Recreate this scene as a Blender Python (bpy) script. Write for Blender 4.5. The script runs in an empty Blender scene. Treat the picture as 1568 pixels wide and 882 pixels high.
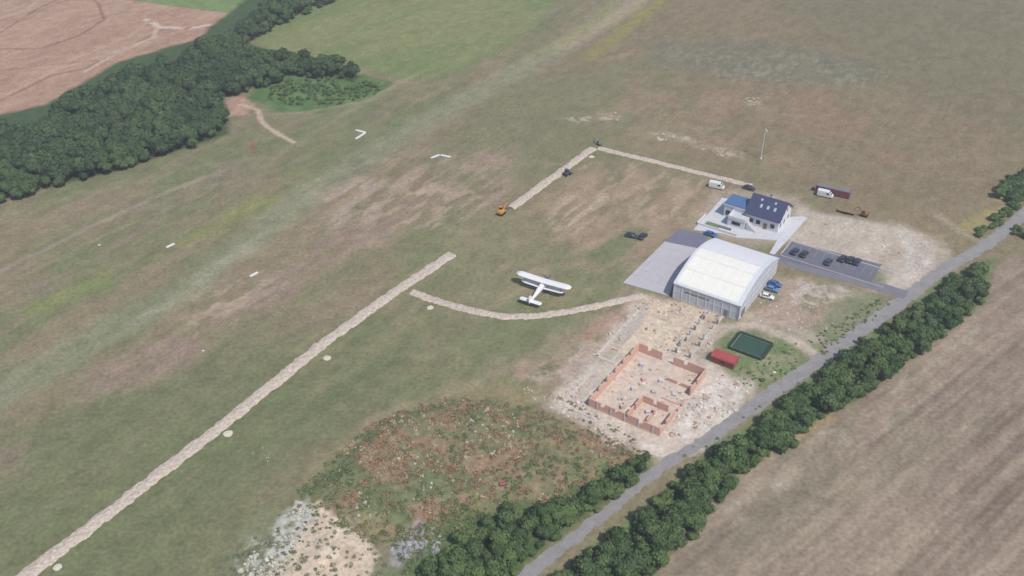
import bpy, bmesh, math, random
import numpy as np
from mathutils import Vector, Matrix
random.seed(7); RS=np.random.RandomState(11)
# ---------------------------------------------------------------- survey frame
F=1500.0; H=172.0; PT=math.radians(35); S=math.sin(PT); C=math.cos(PT); D=H/math.tan(PT)
def G(u,v,z=0.0):
    """photo measurement -> ground metres"""
    du=u-784.0; dv=441.0-v
    t=(H-z)/(F*S-dv*C)
    return (t*du, -D+t*(F*C+dv*S))
ANG=math.radians(-33.5)
AX=np.array([math.cos(ANG),math.sin(ANG)]); BX=np.array([-math.sin(ANG),math.cos(ANG)])
def s2l(c):
    c=c/255.0
    return c/12.92 if c<=0.04045 else ((c+0.055)/1.055)**2.4
def L(r,g,b):
    a=(s2l(r),s2l(g),s2l(b)); k=.72+.80*(sum(a)/3)
    return (a[0]/k,a[1]/k,a[2]/k)
# ---------------------------------------------------------------- noise
TB=[np.random.RandomState(s).rand(256,256).astype(np.float32) for s in range(8)]
def vn(x,y,sd):
    T=TB[sd%8]
    xi=np.floor(x).astype(np.int32); yi=np.floor(y).astype(np.int32)
    fx=(x-xi); fy=(y-yi); fx=fx*fx*(3-2*fx); fy=fy*fy*(3-2*fy)
    a=(xi+sd*37)&255; b=(yi+sd*61)&255; a1=(a+1)&255; b1=(b+1)&255
    return (T[a,b]*(1-fx)+T[a1,b]*fx)*(1-fy)+(T[a,b1]*(1-fx)+T[a1,b1]*fx)*fy
def fbm(x,y,scale,sd=0,octv=4):
    r=0;amp=1;tot=0;f=1.0/scale
    for o in range(octv):
        r=r+amp*vn(x*f+o*17.3,y*f+o*9.1,sd+o); tot+=amp; amp*=.55; f*=2.03
    return r/tot
def sst(a,b,x):
    t=np.clip((x-a)/(b-a),0,1); return t*t*(3-2*t)
# ---------------------------------------------------------------- helpers
COLL=bpy.context.scene.collection
def link(o,parent=None):
    COLL.objects.link(o)
    if parent: o.parent=parent
    return o
def empty(name,x=0,y=0,z=0,rot=0):
    o=bpy.data.objects.new(name,None); o.location=(x,y,z); o.rotation_euler=(0,0,rot); o.empty_display_size=.5
    return link(o)
def mesh_obj(name,verts,faces,mats,parent=None,smooth=False,mi=None):
    me=bpy.data.meshes.new(name); me.from_pydata([tuple(map(float,v)) for v in verts],[],[tuple(f) for f in faces])
    if not isinstance(mats,(list,tuple)): mats=[mats]
    for m in mats: me.materials.append(m)
    if mi is not None: me.polygons.foreach_set('material_index',mi)
    if smooth: me.polygons.foreach_set('use_smooth',[True]*len(me.polygons))
    me.update()
    return link(bpy.data.objects.new(name,me),parent)
def np_mesh(name,V,Q,mats,col=None,mi=None,smooth=False):
    me=bpy.data.meshes.new(name); n=len(V); m=len(Q); k=Q.shape[1]
    me.vertices.add(n); me.vertices.foreach_set('co',np.ascontiguousarray(V,dtype=np.float32).ravel())
    me.loops.add(m*k); me.loops.foreach_set('vertex_index',np.ascontiguousarray(Q,dtype=np.int32).ravel())
    me.polygons.add(m); me.polygons.foreach_set('loop_start',np.arange(0,m*k,k,dtype=np.int32))
    try: me.polygons.foreach_set('loop_total',np.full(m,k,dtype=np.int32))
    except Exception: pass
    for x in mats: me.materials.append(x)
    if mi is not None: me.polygons.foreach_set('material_index',mi.astype(np.int32))
    me.polygons.foreach_set('use_smooth',np.full(m,smooth))
    if col is not None:
        a=me.color_attributes.new('Col','FLOAT_COLOR','POINT')
        c=np.ones((n,4),dtype=np.float32); c[:,:3]=col; a.data.foreach_set('color',c.ravel())
    me.update(calc_edges=True); me.validate()
    return me
def newmat(name):
    m=bpy.data.materials.new(name); m.use_nodes=True; nt=m.node_tree
    return m,nt,nt.nodes['Principled BSDF']
def mat(name,col,var=.15,scale=1.5,rough=.9,metal=0,bump=0,attr=False,spec=.2,detail=4,fine=0,stretch=None):
    m,nt,b=newmat(name); N=nt.nodes; K_=nt.links
    b.inputs['Roughness'].default_value=rough; b.inputs['Metallic'].default_value=metal
    b.inputs['Specular IOR Level'].default_value=spec
    geo=N.new('ShaderNodeNewGeometry'); src=geo.outputs['Position']
    if stretch:
        mp=N.new('ShaderNodeMapping'); mp.inputs['Rotation'].default_value=(0,0,-ANG); mp.inputs['Scale'].default_value=stretch
        K_.new(src,mp.inputs['Vector']); src=mp.outputs['Vector']
    def mul(sc,v,prev):
        n=N.new('ShaderNodeTexNoise'); n.inputs['Scale'].default_value=sc; n.inputs['Detail'].default_value=detail; n.inputs['Roughness'].default_value=.65
        K_.new(src,n.inputs['Vector'])
        r=N.new('ShaderNodeMapRange'); r.inputs['From Min'].default_value=.28; r.inputs['From Max'].default_value=.72
        r.inputs['To Min'].default_value=1-v; r.inputs['To Max'].default_value=1+v; K_.new(n.outputs['Fac'],r.inputs['Value'])
        x=N.new('ShaderNodeVectorMath'); x.operation='SCALE'
        K_.new(prev,x.inputs[0]); K_.new(r.outputs['Result'],x.inputs['Scale']); return x.outputs['Vector'],n
    if attr:
        a=N.new('ShaderNodeAttribute'); a.attribute_name='Col'; o=a.outputs['Color']
    else:
        a=N.new('ShaderNodeRGB'); a.outputs[0].default_value=(*col,1); o=a.outputs[0]
    o,n1=mul(scale,var,o)
    if fine: o,n2=mul(scale*5,fine,o)
    K_.new(o,b.inputs['Base Color'])
    if bump:
        bp=N.new('ShaderNodeBump'); bp.inputs['Strength'].default_value=bump; bp.inputs['Distance'].default_value=.3
        K_.new(n1.outputs['Fac'],bp.inputs['Height']); K_.new(bp.outputs['Normal'],b.inputs['Normal'])
    return m
# materials
M_ground=mat('ground',None,.28,.9,1,attr=True,spec=.02,detail=5,fine=0)
M_grav=mat('excavated_gravel',L(194,180,166),.28,1.3,.95,spec=.1,bump=.5,fine=.16)
M_road=mat('old_asphalt',L(134,131,130),.15,.35,.9,fine=.12)
M_road2=mat('new_asphalt',L(112,110,117),.1,.4,.85,fine=.06)
M_park=mat('parking_asphalt',L(98,98,108),.1,.5,.85)
M_conc=mat('concrete',L(188,184,188),.07,.4,.85,fine=.04)
M_aprond=mat('dark_grey_apron',L(104,104,120),.1,.4,.85)
M_white=mat('white_paint',(.70,.70,.71),.04,.6,.6)
M_line=mat('worn_line_paint',(.34,.34,.36),.2,2,.8)
M_pave=mat('pale_paving',(.54,.54,.56),.12,.8,.8)
M_chalk=mat('chalk_white',(.55,.53,.50),.22,1.5,.95)
M_plast=mat('white_plaster',(.66,.66,.69),.05,.8,.8)
M_sheet=mat('translucent_sheet',(.52,.54,.58),.12,.6,.6,stretch=(3,3,.3))
M_roofw=mat('cream_roof',(.78,.76,.69),.05,.5,.6,fine=.03)
M_roofg=mat('pale_roof_edge',(.60,.62,.66),.06,.5,.6)
M_roofb=mat('slate_blue_roof',L(58,62,88),.12,1.2,.6,spec=.3)
M_roofbl=mat('bright_blue_roof',L(76,102,140),.08,1.2,.5,spec=.3)
M_glass=mat('dark_glass',(.02,.025,.035),.05,1,.12,spec=.6)
M_sky=mat('skylight_glass',(.40,.45,.54),.05,1,.2,spec=.6)
M_steel=mat('grey_steel',(.25,.26,.28),.1,2,.5,metal=.4)
M_dark=mat('dark_rubber',(.02,.02,.022),.1,3,.8)
M_bark=mat('bark',(.10,.075,.055),.2,3,.95)
M_red=mat('red_roof',L(152,72,70),.25,1.2,.7)
M_redc=mat('container_red',L(116,70,72),.15,1.2,.7)
M_orange=mat('machine_yellow',(.55,.28,.05),.1,1,.5)
M_pond=mat('green_water',L(46,70,56),.15,.6,.25,spec=.4)
M_blue=mat('aircraft_blue',(.03,.08,.25),.05,1,.4)
M_awhite=mat('aircraft_white',(.74,.74,.75),.03,1,.35,spec=.5)
M_block=mat('concrete_block',(.48,.44,.40),.2,1.2,.95)
M_rub=mat('rubble_stone',None,.15,2,.95,attr=True)
M_wood=mat('wood',(.25,.17,.10),.15,2,.9)
def brickmat():
    m,nt,b=newmat('hollow_brick'); N=nt.nodes; K_=nt.links
    tc=N.new('ShaderNodeTexCoord'); sp=N.new('ShaderNodeSeparateXYZ'); ad=N.new('ShaderNodeMath'); ad.operation='ADD'; cb=N.new('ShaderNodeCombineXYZ')
    K_.new(tc.outputs['Object'],sp.inputs[0]); K_.new(sp.outputs['X'],ad.inputs[0]); K_.new(sp.outputs['Y'],ad.inputs[1]); K_.new(ad.outputs[0],cb.inputs['X']); K_.new(sp.outputs['Z'],cb.inputs['Y'])
    br=N.new('ShaderNodeTexBrick'); br.inputs['Scale'].default_value=1; br.inputs['Brick Width'].default_value=.5; br.inputs['Row Height'].default_value=.25; br.inputs['Mortar Size'].default_value=.02
    br.inputs['Color1'].default_value=(*L(222,180,162),1); br.inputs['Color2'].default_value=(*L(208,162,144),1); br.inputs['Mortar'].default_value=(*L(212,190,178),1)
    K_.new(cb.outputs[0],br.inputs['Vector']); K_.new(br.outputs['Color'],b.inputs['Base Color']); b.inputs['Roughness'].default_value=.95; b.inputs['Specular IOR Level'].default_value=.1
    return m
M_brick=brickmat()
def leafmat(name,dark,light):
    m,nt,b=newmat(name); N=nt.nodes; K_=nt.links
    a=N.new('ShaderNodeAttribute'); a.attribute_name='Col'
    oi=N.new('ShaderNodeObjectInfo')
    geo=N.new('ShaderNodeNewGeometry'); n=N.new('ShaderNodeTexNoise'); n.inputs['Scale'].default_value=.06; n.inputs['Detail'].default_value=1; K_.new(geo.outputs['Position'],n.inputs['Vector'])
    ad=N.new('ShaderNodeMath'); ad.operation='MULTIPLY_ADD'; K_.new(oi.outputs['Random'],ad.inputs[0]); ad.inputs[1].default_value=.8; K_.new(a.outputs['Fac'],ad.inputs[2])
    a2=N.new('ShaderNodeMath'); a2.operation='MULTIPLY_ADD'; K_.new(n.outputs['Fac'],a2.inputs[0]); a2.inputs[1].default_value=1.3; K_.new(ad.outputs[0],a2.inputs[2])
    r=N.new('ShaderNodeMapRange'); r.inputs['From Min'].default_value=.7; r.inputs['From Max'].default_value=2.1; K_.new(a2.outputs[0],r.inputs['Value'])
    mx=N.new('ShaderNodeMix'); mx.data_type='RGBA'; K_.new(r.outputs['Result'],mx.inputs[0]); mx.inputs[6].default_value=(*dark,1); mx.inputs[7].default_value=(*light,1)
    K_.new(mx.outputs[2],b.inputs['Base Color']); b.inputs['Roughness'].default_value=.8; b.inputs['Specular IOR Level'].default_value=.15
    return m
M_leafF=leafmat('woodland_leaves',(.028,.054,.030),(.092,.140,.056))
M_leafH=leafmat('hedge_leaves',(.034,.068,.032),(.115,.170,.060))
M_leafL=leafmat('light_bush_leaves',(.060,.108,.038),(.145,.20,.072))
M_weed=mat('weed_leaves',None,.1,2,.9,attr=True,spec=.1)
# ---------------------------------------------------------------- polygons
def seg_d(X,Y,p,q):
    dx=q[0]-p[0]; dy=q[1]-p[1]; l=dx*dx+dy*dy+1e-9
    t=np.clip(((X-p[0])*dx+(Y-p[1])*dy)/l,0,1)
    return np.hypot(X-p[0]-t*dx,Y-p[1]-t*dy)
def sdpoly(P,X,Y):
    d=np.full(X.shape,1e9,dtype=np.float32); ins=np.zeros(X.shape,bool)
    for i in range(len(P)):
        p=P[i];q=P[(i+1)%len(P)]
        d=np.minimum(d,seg_d(X,Y,p,q))
        c=((p[1]>Y)!=(q[1]>Y))&(X<(q[0]-p[0])*(Y-p[1])/((q[1]-p[1]) or 1e-9)+p[0]); ins^=c
    return np.where(ins,-d,d)
def W(px): return [G(*p) for p in px]
# ---------------------------------------------------------------- ground
def axis(lo,hi,st,far):
    a=np.arange(lo,hi+st/2,st); up=[];v=hi;d=st
    while v<far: d*=1.45; v+=d; up.append(v)
    dn=[];v=lo;d=st
    while v>-far: d*=1.45; v-=d; dn.append(v)
    return np.array(dn[::-1]+list(a)+up)
XS=axis(-290,290,.5,9000); YS=axis(-125,290,.5,9000)
GX,GY=np.meshgrid(XS.astype(np.float32),YS.astype(np.float32))
ny,nx=GX.shape
U=GX*AX[0]+GY*AX[1]; Vv=GX*BX[0]+GY*BX[1]    # U across runway, V along runway
COL=np.zeros((ny,nx,3),np.float32); HG=np.zeros((ny,nx),np.float32)
def cl(c): return np.array(L(*c),np.float32)
n1=fbm(U,Vv*.35,14,1,5); n2=fbm(GX,GY,40,2,4); n3=fbm(U,Vv*.12,5,3,4); n4=fbm(GX,GY,3.0,5,4); n5=fbm(U,Vv*.3,1.6,6,3)
m=sst(.38,.62,n1*.55+n2*.45)
COL[:]=cl((104,107,77))*(1-m[...,None])+cl((121,112,88))*m[...,None]
m=sst(.46,.70,n3)*.45; COL[:]=COL*(1-m[...,None])+cl((130,114,98))*m[...,None]
def sl(P,pad):
    xs=[p[0] for p in P]; ys=[p[1] for p in P]
    i0=np.searchsorted(XS,min(xs)-pad); i1=np.searchsorted(XS,max(xs)+pad); j0=np.searchsorted(YS,min(ys)-pad); j1=np.searchsorted(YS,max(ys)+pad)
    return slice(j0,j1),slice(i0,i1)
def apply(s,m,col,brk,st):
    if brk:
        lo,hi,sc,along=brk
        n=fbm(U[s],Vv[s]*along,sc,int(sc*3)%7,4); m=m*sst(lo,hi,n)
    m=(m*st)[...,None]; COL[s]=COL[s]*(1-m)+cl(col)*m
def region(px,col,soft=1.5,amp=2,ns=7,st=1,brk=None,h=0):
    P=W(px); s=sl(P,soft+amp+2); d=sdpoly(P,GX[s],GY[s])+amp*2*(fbm(GX[s],GY[s],ns,4,4)-.5)
    m=1-sst(-soft,soft,d); apply(s,m,col,brk,st)
    if h: HG[s]+= h*(1-sst(-8,0,d))*(.5+.9*fbm(GX[s],GY[s],5,6,4))
def stroke(px,w,col,soft=1,amp=.8,ns=5,st=1,brk=None):
    P=W(px); s=sl(P,w+soft+amp+2); d=np.full(GX[s].shape,1e9,np.float32)
    for a,b in zip(P[:-1],P[1:]): d=np.minimum(d,seg_d(GX[s],GY[s],a,b))
    d=d-w/2+amp*2*(fbm(GX[s],GY[s],ns,3,4)-.5)
    apply(s,1-sst(-soft,soft,d),col,brk,st)
# broad tones
region([(860,60),(1000,0),(1300,-200),(1900,-100),(1700,300),(1440,400),(1230,280),(930,220),(760,300),(600,330),(700,180)],(119,106,85),20,14,30,.8)
region([(1180,0),(1700,-60),(1650,240),(1300,110)],(104,100,78),14,8,25,.6)
region([(-300,700),(0,640),(380,520),(700,500),(560,650),(420,760),(340,882),(200,1000),(-500,1000)],(97,102,72),12,6,20,.7)
region([(380,55),(490,-60),(900,-60),(800,60),(700,110),(620,122),(560,105),(430,85)],(104,116,74),3,2,9,.85)
region([(380,55),(490,-60),(900,-60),(800,60),(700,110),(620,122),(560,105),(430,85)],(122,122,84),3,2,9,.7,(.46,.62,18,.3))
region([(780,120),(1000,90),(1100,200),(900,250),(700,300),(650,250)],(108,109,82),10,6,14,.6)
region([(960,110),(1100,140),(1250,140),(1420,190),(1400,260),(1200,200),(980,160)],(130,107,90),12,8,12,.65,(.4,.62,14,.5))
region([(560,330),(720,300),(1000,440),(800,600),(520,620),(380,560)],(122,116,88),10,8,10,.5,(.46,.62,8,.4))
# runway bands
stroke([(-200,720),(0,600),(300,432),(490,282),(700,160),(880,60),(980,-10)],13,(130,130,106),4,2,10,.6)
stroke([(0,610),(250,465),(480,300)],5,(148,145,124),3,2,8,.6)
stroke([(60,470),(230,395),(330,345),(420,298),(500,240)],7,(112,121,72),3,2,9,.65,(.35,.55,12,.3))
stroke([(290,370),(400,308)],4,(130,133,72),2.5,1.5,6,.45)
stroke([(-60,445),(0,415),(150,342),(260,292),(340,262)],2.2,(144,131,116),1,.6,5,.7)
stroke([(0,440),(160,360),(290,305)],1.2,(132,122,104),1,.6,5,.5)
stroke([(0,330),(120,300),(300,255),(420,240),(600,130),(640,112)],3,(128,124,98),2,2,7,.5)
stroke([(20,690),(220,565),(420,440),(560,345),(640,300)],14,(134,116,104),6,5,10,.65,(.42,.6,9,.4))
stroke([(0,660),(180,570),(400,430)],10,(130,114,106),6,5,10,.5,(.42,.6,6,.4))
stroke([(-40,480),(200,345),(420,215)],10,(126,111,101),6,5,10,.55,(.42,.6,8,.3))
stroke([(-100,660),(120,540),(330,390),(470,310)],7,(94,103,70),4,3,10,.5)
stroke([(60,690),(350,520),(560,400),(700,330)],9,(100,103,76),4,3,10,.4,(.4,.6,9,.3))
stroke([(440,250),(600,170),(760,90),(860,30)],6,(92,100,72),4,3,10,.5,(.4,.6,9,.3))
stroke([(860,70),(920,40),(1010,-20)],9,(148,134,110),3,2,7,.75)
stroke([(820,80),(870,60),(930,15),(960,-20)],5,(126,126,74),2.5,2,6,.4)
stroke([(900,88),(950,50),(1010,5),(1040,-30)],7,(130,128,70),3,2,6,.55)
stroke([(640,150),(760,110),(900,92),(980,80)],6,(138,124,100),3,2,8,.6,(.4,.55,6,.5))
# dry patches
PK=(154,135,118)
region([(480,290),(560,250),(640,230),(780,240),(800,300),(740,340),(640,350),(560,380),(490,360)],PK,9,8,9,.7,(.42,.64,7,.35))
region([(590,300),(660,270),(760,310),(700,350),(600,350)],(170,150,132),6,6,8,.7,(.44,.60,3,.35))
region([(500,300),(560,255),(590,290),(560,330),(510,350)],(166,148,134),6,6,8,.65,(.42,.60,3,.35))
region([(500,240),(560,240),(600,265),(520,275)],(92,94,72),4,3,5,.5,(.4,.6,4,.5))
region([(830,300),(900,250),(1060,275),(1120,300),(1060,345),(960,440),(830,370)],(146,127,107),8,6,9,.75,(.36,.6,8,.4))
region([(835,330),(860,300),(925,300),(930,320),(880,360),(840,355)],(172,156,134),3,3,5,.7,(.42,.6,2.0,.12))
region([(850,250),(960,240),(1100,285),(1100,320),(1000,350),(930,300)],(160,141,120),6,5,6,.6,(.48,.64,3,.3))
region([(680,310),(840,340),(900,400),(980,400),(940,450),(760,470),(690,420)],(116,114,86),6,4,9,.5)
region([(740,390),(830,360),(930,420),(900,455),(780,470)],(148,129,107),8,6,6,.6,(.44,.64,4,.5))
region([(280,480),(330,440),(400,420),(440,430),(380,470),(300,500)],(162,145,127),5,4,5,.7,(.42,.58,2.5,.35))
region([(160,560),(250,510),(300,500),(290,560),(200,600)],(144,122,108),5,5,6,.55,(.42,.6,3,.35))
region([(760,570),(830,530),(980,440),(1000,460),(930,540),(860,600),(800,600)],(156,133,117),5,4,7,.85,(.34,.56,5,.5))
region([(860,520),(950,450),(990,470),(930,540)],(164,127,113),4,3,5,.5,(.46,.6,4,.5))
region([(850,490),(950,460),(880,560),(800,560)],(108,114,82),4,4,6,.5,(.45,.6,5,.5))
region([(880,170),(1000,140),(1240,150),(1240,270),(1100,255),(960,225),(880,200)],(134,118,97),10,6,12,.6,(.4,.6,9,.5))
region([(980,60),(1180,60),(1350,100),(1330,130),(1100,120),(1000,100)],(96,101,87),10,6,10,.45)
region([(1000,80),(1190,80),(1370,110),(1330,135),(1120,125)],(140,138,126),5,4,6,.4,(.54,.66,2.0,.6))
for (x,y,r) in [(1150,157,3),(885,182,4),(935,178,4),(1008,205,4),(1045,212,3),(1060,218,2),(1120,236,4),(560,150,3)]:
    region([(x-r*4,y-r),(x+r*4,y-r*.6),(x+r*4,y+r*1.2),(x-r*3,y+r)],(184,176,158),1.8,2.2,2.5,.7,(.42,.58,1.6,1))
stroke([(985,202),(1040,210),(1080,222),(1130,240)],5,(158,146,124),2,2,5,.65,(.42,.58,3,1))
# ploughed field top-left
FLD=[(-500,40),(-300,-200),(150,-60),(200,0),(350,20),(330,50),(300,62),(180,96),(130,130),(70,160),(60,180),(-60,190),(-400,260)]
region(FLD,(162,134,115),1.5,1,6)
region(FLD,(148,118,100),2,1,6,.5,(.46,.6,10,.3))
region([(200,0),(180,-60),(420,-60),(400,5),(350,20)],(106,122,78),1.5,1,6)
for pl,w,c in [([(0,75),(60,75),(120,55),(160,30),(150,5),(120,-20)],1.4,(120,90,78)),([(0,155),(80,115),(130,105),(190,75),(250,45),(330,40)],1.6,(126,96,82)),
  ([(0,150),(90,105),(150,88),(220,62)],1,(184,162,142)),([(0,50),(60,12),(110,-10)],1.2,(124,94,80)),([(230,30),(200,55),(100,95)],1,(180,154,134)),([(0,108),(70,100),(150,92)],1,(130,100,86)),([(-10,30),(40,15),(70,-10)],1,(184,160,138))]:
    stroke(pl,w,c,.7,.4,4,.8)
stroke([(225,30),(245,42),(290,44),(320,38)],3,(212,196,180),1,1,3,.8,(.35,.5,4,.6))
stroke([(240,40),(235,58),(180,80),(130,110)],2,(196,178,160),1,.8,3,.6)
# under woodland + low scrub
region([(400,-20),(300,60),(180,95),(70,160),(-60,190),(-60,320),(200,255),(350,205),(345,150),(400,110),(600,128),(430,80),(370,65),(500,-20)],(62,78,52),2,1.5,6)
region([(380,150),(400,120),(440,95),(600,125),(590,142),(500,172),(430,172)],(76,98,60),2,2,5)
region([(380,150),(400,120),(440,95),(600,125),(590,142),(500,172),(430,172)],(94,116,72),2,2,5,.6,(.42,.6,5,.6))
region([(345,150),(375,148),(390,162),(380,176),(352,178)],(162,134,116),1.2,1.5,4)
stroke([(370,160),(395,168),(402,188),(425,205),(450,218)],2.2,(182,162,142),.8,.6,4)
stroke([(400,175),(470,172),(560,155),(630,118)],2,(138,130,102),1.4,1,4,.7)
stroke([(384,215),(388,232)],2,(120,88,72),1,1,2,.8)
# right-hand field
RF=[(1700,330),(1568,385),(1520,410),(1500,470),(1440,510),(1370,570),(1290,625),(1180,680),(1100,745),(1060,810),(980,870),(900,1000),(1500,1150),(2300,900),(2300,350)]
region(RF,(130,116,101),1.6,1,6)
P0=np.array(G(1060,800));P1=np.array(G(1450,515)); rd=(P1-P0)/np.hypot(*(P1-P0)); rn=np.array([-rd[1],rd[0]])
P=W(RF); s=sl(P,3); d=sdpoly(P,GX[s],GY[s]); mm=1-sst(-2,1,d)
a_=GX[s]*rd[0]+GY[s]*rd[1]; b_=GX[s]*rn[0]+GY[s]*rn[1]
st_=fbm(a_*.05,b_,2.2,3,4); wob=np.sin(b_*2*np.pi/2.4+fbm(a_,b_,30,2,2)*6)
f=1+mm*((st_-.5)*.8+wob*.04+(fbm(GX[s],GY[s],30,1,4)-.5)*.45); COL[s]*=f[...,None]
region([(1200,700),(1300,640),(1420,560),(1500,500),(1568,440),(1568,620),(1330,760),(1120,882),(1010,882),(1090,790)],(114,111,90),8,6,10,.5,(.46,.62,12,.4))
stroke([(1000,878),(1130,770),(1260,660),(1400,575),(1500,500)],2.5,(160,148,130),1.5,1,5,.7,(.35,.55,8,.4))
stroke([(1120,800),(1220,720),(1290,670)],3,(164,152,134),2,1.5,3,.65,(.4,.58,3,.3))
region([(1440,360),(1500,325),(1530,300),(1568,300),(1510,350),(1470,372)],(148,138,94),2,2,4,.7,(.35,.55,4,1))
region([(1190,660),(1260,630),(1280,640),(1220,680)],(156,136,98),2,2,4,.6)
# site earth around hangar / parking
region([(1120,290),(1225,300),(1250,325),(1400,350),(1425,400),(1370,440),(1345,405),(1205,372),(1150,380),(1060,350),(1090,300)],(166,152,137),3,2,5,.75)
region([(1365,340),(1450,372),(1462,402),(1410,445),(1350,430),(1345,400)],(174,160,144),3,2.5,4,.85)
region([(1218,335),(1372,362),(1345,405),(1204,370)],(182,169,155),1,.8,4,.95)
stroke([(1235,330),(1380,358),(1410,380),(1385,420),(1390,445)],8,(182,171,158),2,2,4,.9)
stroke([(1360,440),(1390,425),(1420,395)],4,(192,183,172),2,2,3,.7)
stroke([(1380,360),(1410,400)],5,(198,190,180),1.5,2,3,.6,(.4,.55,2,1))
stroke([(1440,330),(1470,355),(1500,370)],3,(150,140,118),1.5,2,4,.7)
region([(1190,420),(1340,445),(1360,470),(1270,530),(1200,520),(1130,495),(1160,470)],(156,138,122),3,3,6,.9)
region([(1190,420),(1340,445),(1360,470),(1270,530),(1200,520),(1130,495),(1160,470)],(114,113,90),3,3,5,.7,(.47,.62,6,.6))
region([(1290,460),(1350,452),(1365,470),(1290,525),(1240,540),(1230,520)],(102,111,82),3,3,5,.75)
region([(1215,425),(1300,440),(1290,470),(1200,470)],(192,182,170),2,2,4,.65,(.5,.62,2.5,1))
region([(1100,540),(1120,505),(1190,505),(1230,535),(1220,575),(1160,590),(1110,580)],(98,114,76),3,3,5,.85)
region([(1100,540),(1120,505),(1190,505),(1230,535),(1220,575),(1160,590),(1110,580)],(136,128,104),3,3,5,.65,(.46,.62,3,1))
stroke([(1070,530),(1110,502),(1160,498),(1215,520),(1245,540)],3.5,(180,166,150),1.2,1,4,.95)
stroke([(1130,480),(1200,495),(1260,525)],4,(172,158,144),2,2,4,.6)
region([(900,545),(980,450),(1110,478),(1090,530),(1040,565),(965,545)],(188,172,155),2.5,2.5,5,.95)
region([(985,455),(1095,480),(1035,545),(985,530),(1005,490)],(210,190,166),2,2,4,.9,(.3,.5,5,1))
region([(825,620),(870,580),(965,530),(1085,545),(1150,590),(1140,620),(1100,665),(1020,715),(940,690),(880,650)],(198,184,170),3,3.5,5,.95)
region([(825,620),(870,580),(965,530),(1085,545),(1150,590),(1140,620),(1100,665),(1020,715),(940,690),(880,650)],(222,212,200),3,3,5,.7,(.48,.62,3,1))
region([(1085,570),(1150,590),(1120,650),(1060,670),(1030,660)],(228,220,210),2,2,3,.7,(.42,.58,2.5,1))
region([(780,600),(900,520),(940,500),(900,560),(850,610)],(176,157,143),3,3,5,.8,(.44,.6,5,.8))
region([(560,650),(700,585),(850,590),(840,625),(680,606),(560,665),(470,745),(450,740)],(132,120,90),3,2,6,.7)
# weed mound
MD=[(455,750),(560,655),(680,604),(820,625),(960,685),(1000,705),(900,760),(760,800),(640,830),(560,830),(480,790)]
region(MD,(114,111,82),4,4,6,.9,None,1.6)
region(MD,(134,108,88),3,3,6,.75,(.44,.6,5,1))
region(MD,(90,100,68),3,3,6,.8,(.46,.6,7.5,1))
region([(440,770),(350,850),(330,900),(420,960),(600,960),(620,880),(520,800)],(102,108,82),3,3,6,.8)
SPO=[(455,775),(490,775),(530,805),(585,850),(560,882),(470,900),(400,900),(450,840)]
region(SPO,(206,188,166),1.0,2.0,4,1,None,1.4)
region([(455,770),(490,775),(470,820),(440,850),(360,892),(370,850)],(196,194,184),1.5,3,2.5,.85,(.42,.54,2,1))
region([(520,830),(580,850),(560,900),(480,880)],(184,164,142),2,3,3,.7,(.42,.56,3,1))
region([(600,840),(640,800),(676,820),(672,850),(625,870),(600,862)],(150,148,152),1.2,1.6,3,1,None,.8)
region([(600,882),(680,800),(900,740),(1000,700),(1000,730),(880,800),(760,900)],(74,92,58),2,2,5,.9)
# hedge floor
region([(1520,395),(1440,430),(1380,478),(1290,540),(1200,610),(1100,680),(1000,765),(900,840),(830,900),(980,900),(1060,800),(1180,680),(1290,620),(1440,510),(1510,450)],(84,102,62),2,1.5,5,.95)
stroke([(560,650),(610,625),(700,600),(780,560)],3,(138,128,104),1.5,1,5,.5)
stroke([(120,882),(340,730),(520,600),(640,520)],4,(92,100,70),2.5,2,8,.4)
COL*=(1+(n4-.5)[...,None]*.38+(n5-.5)[...,None]*.28)
COL=np.clip(COL,.004,.8)
Z=HG
V=np.stack([GX,GY,Z],-1).reshape(-1,3)
idx=np.arange(ny*nx,dtype=np.int32).reshape(ny,nx)
Q=np.stack([idx[:-1,:-1],idx[:-1,1:],idx[1:,1:],idx[1:,:-1]],-1).reshape(-1,4)
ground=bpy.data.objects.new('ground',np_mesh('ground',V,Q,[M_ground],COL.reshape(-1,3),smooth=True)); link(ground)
def hz(x,y):
    i=min(max(np.searchsorted(XS,x),0),nx-1); j=min(max(np.searchsorted(YS,y),0),ny-1); return float(HG[j,i])
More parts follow.
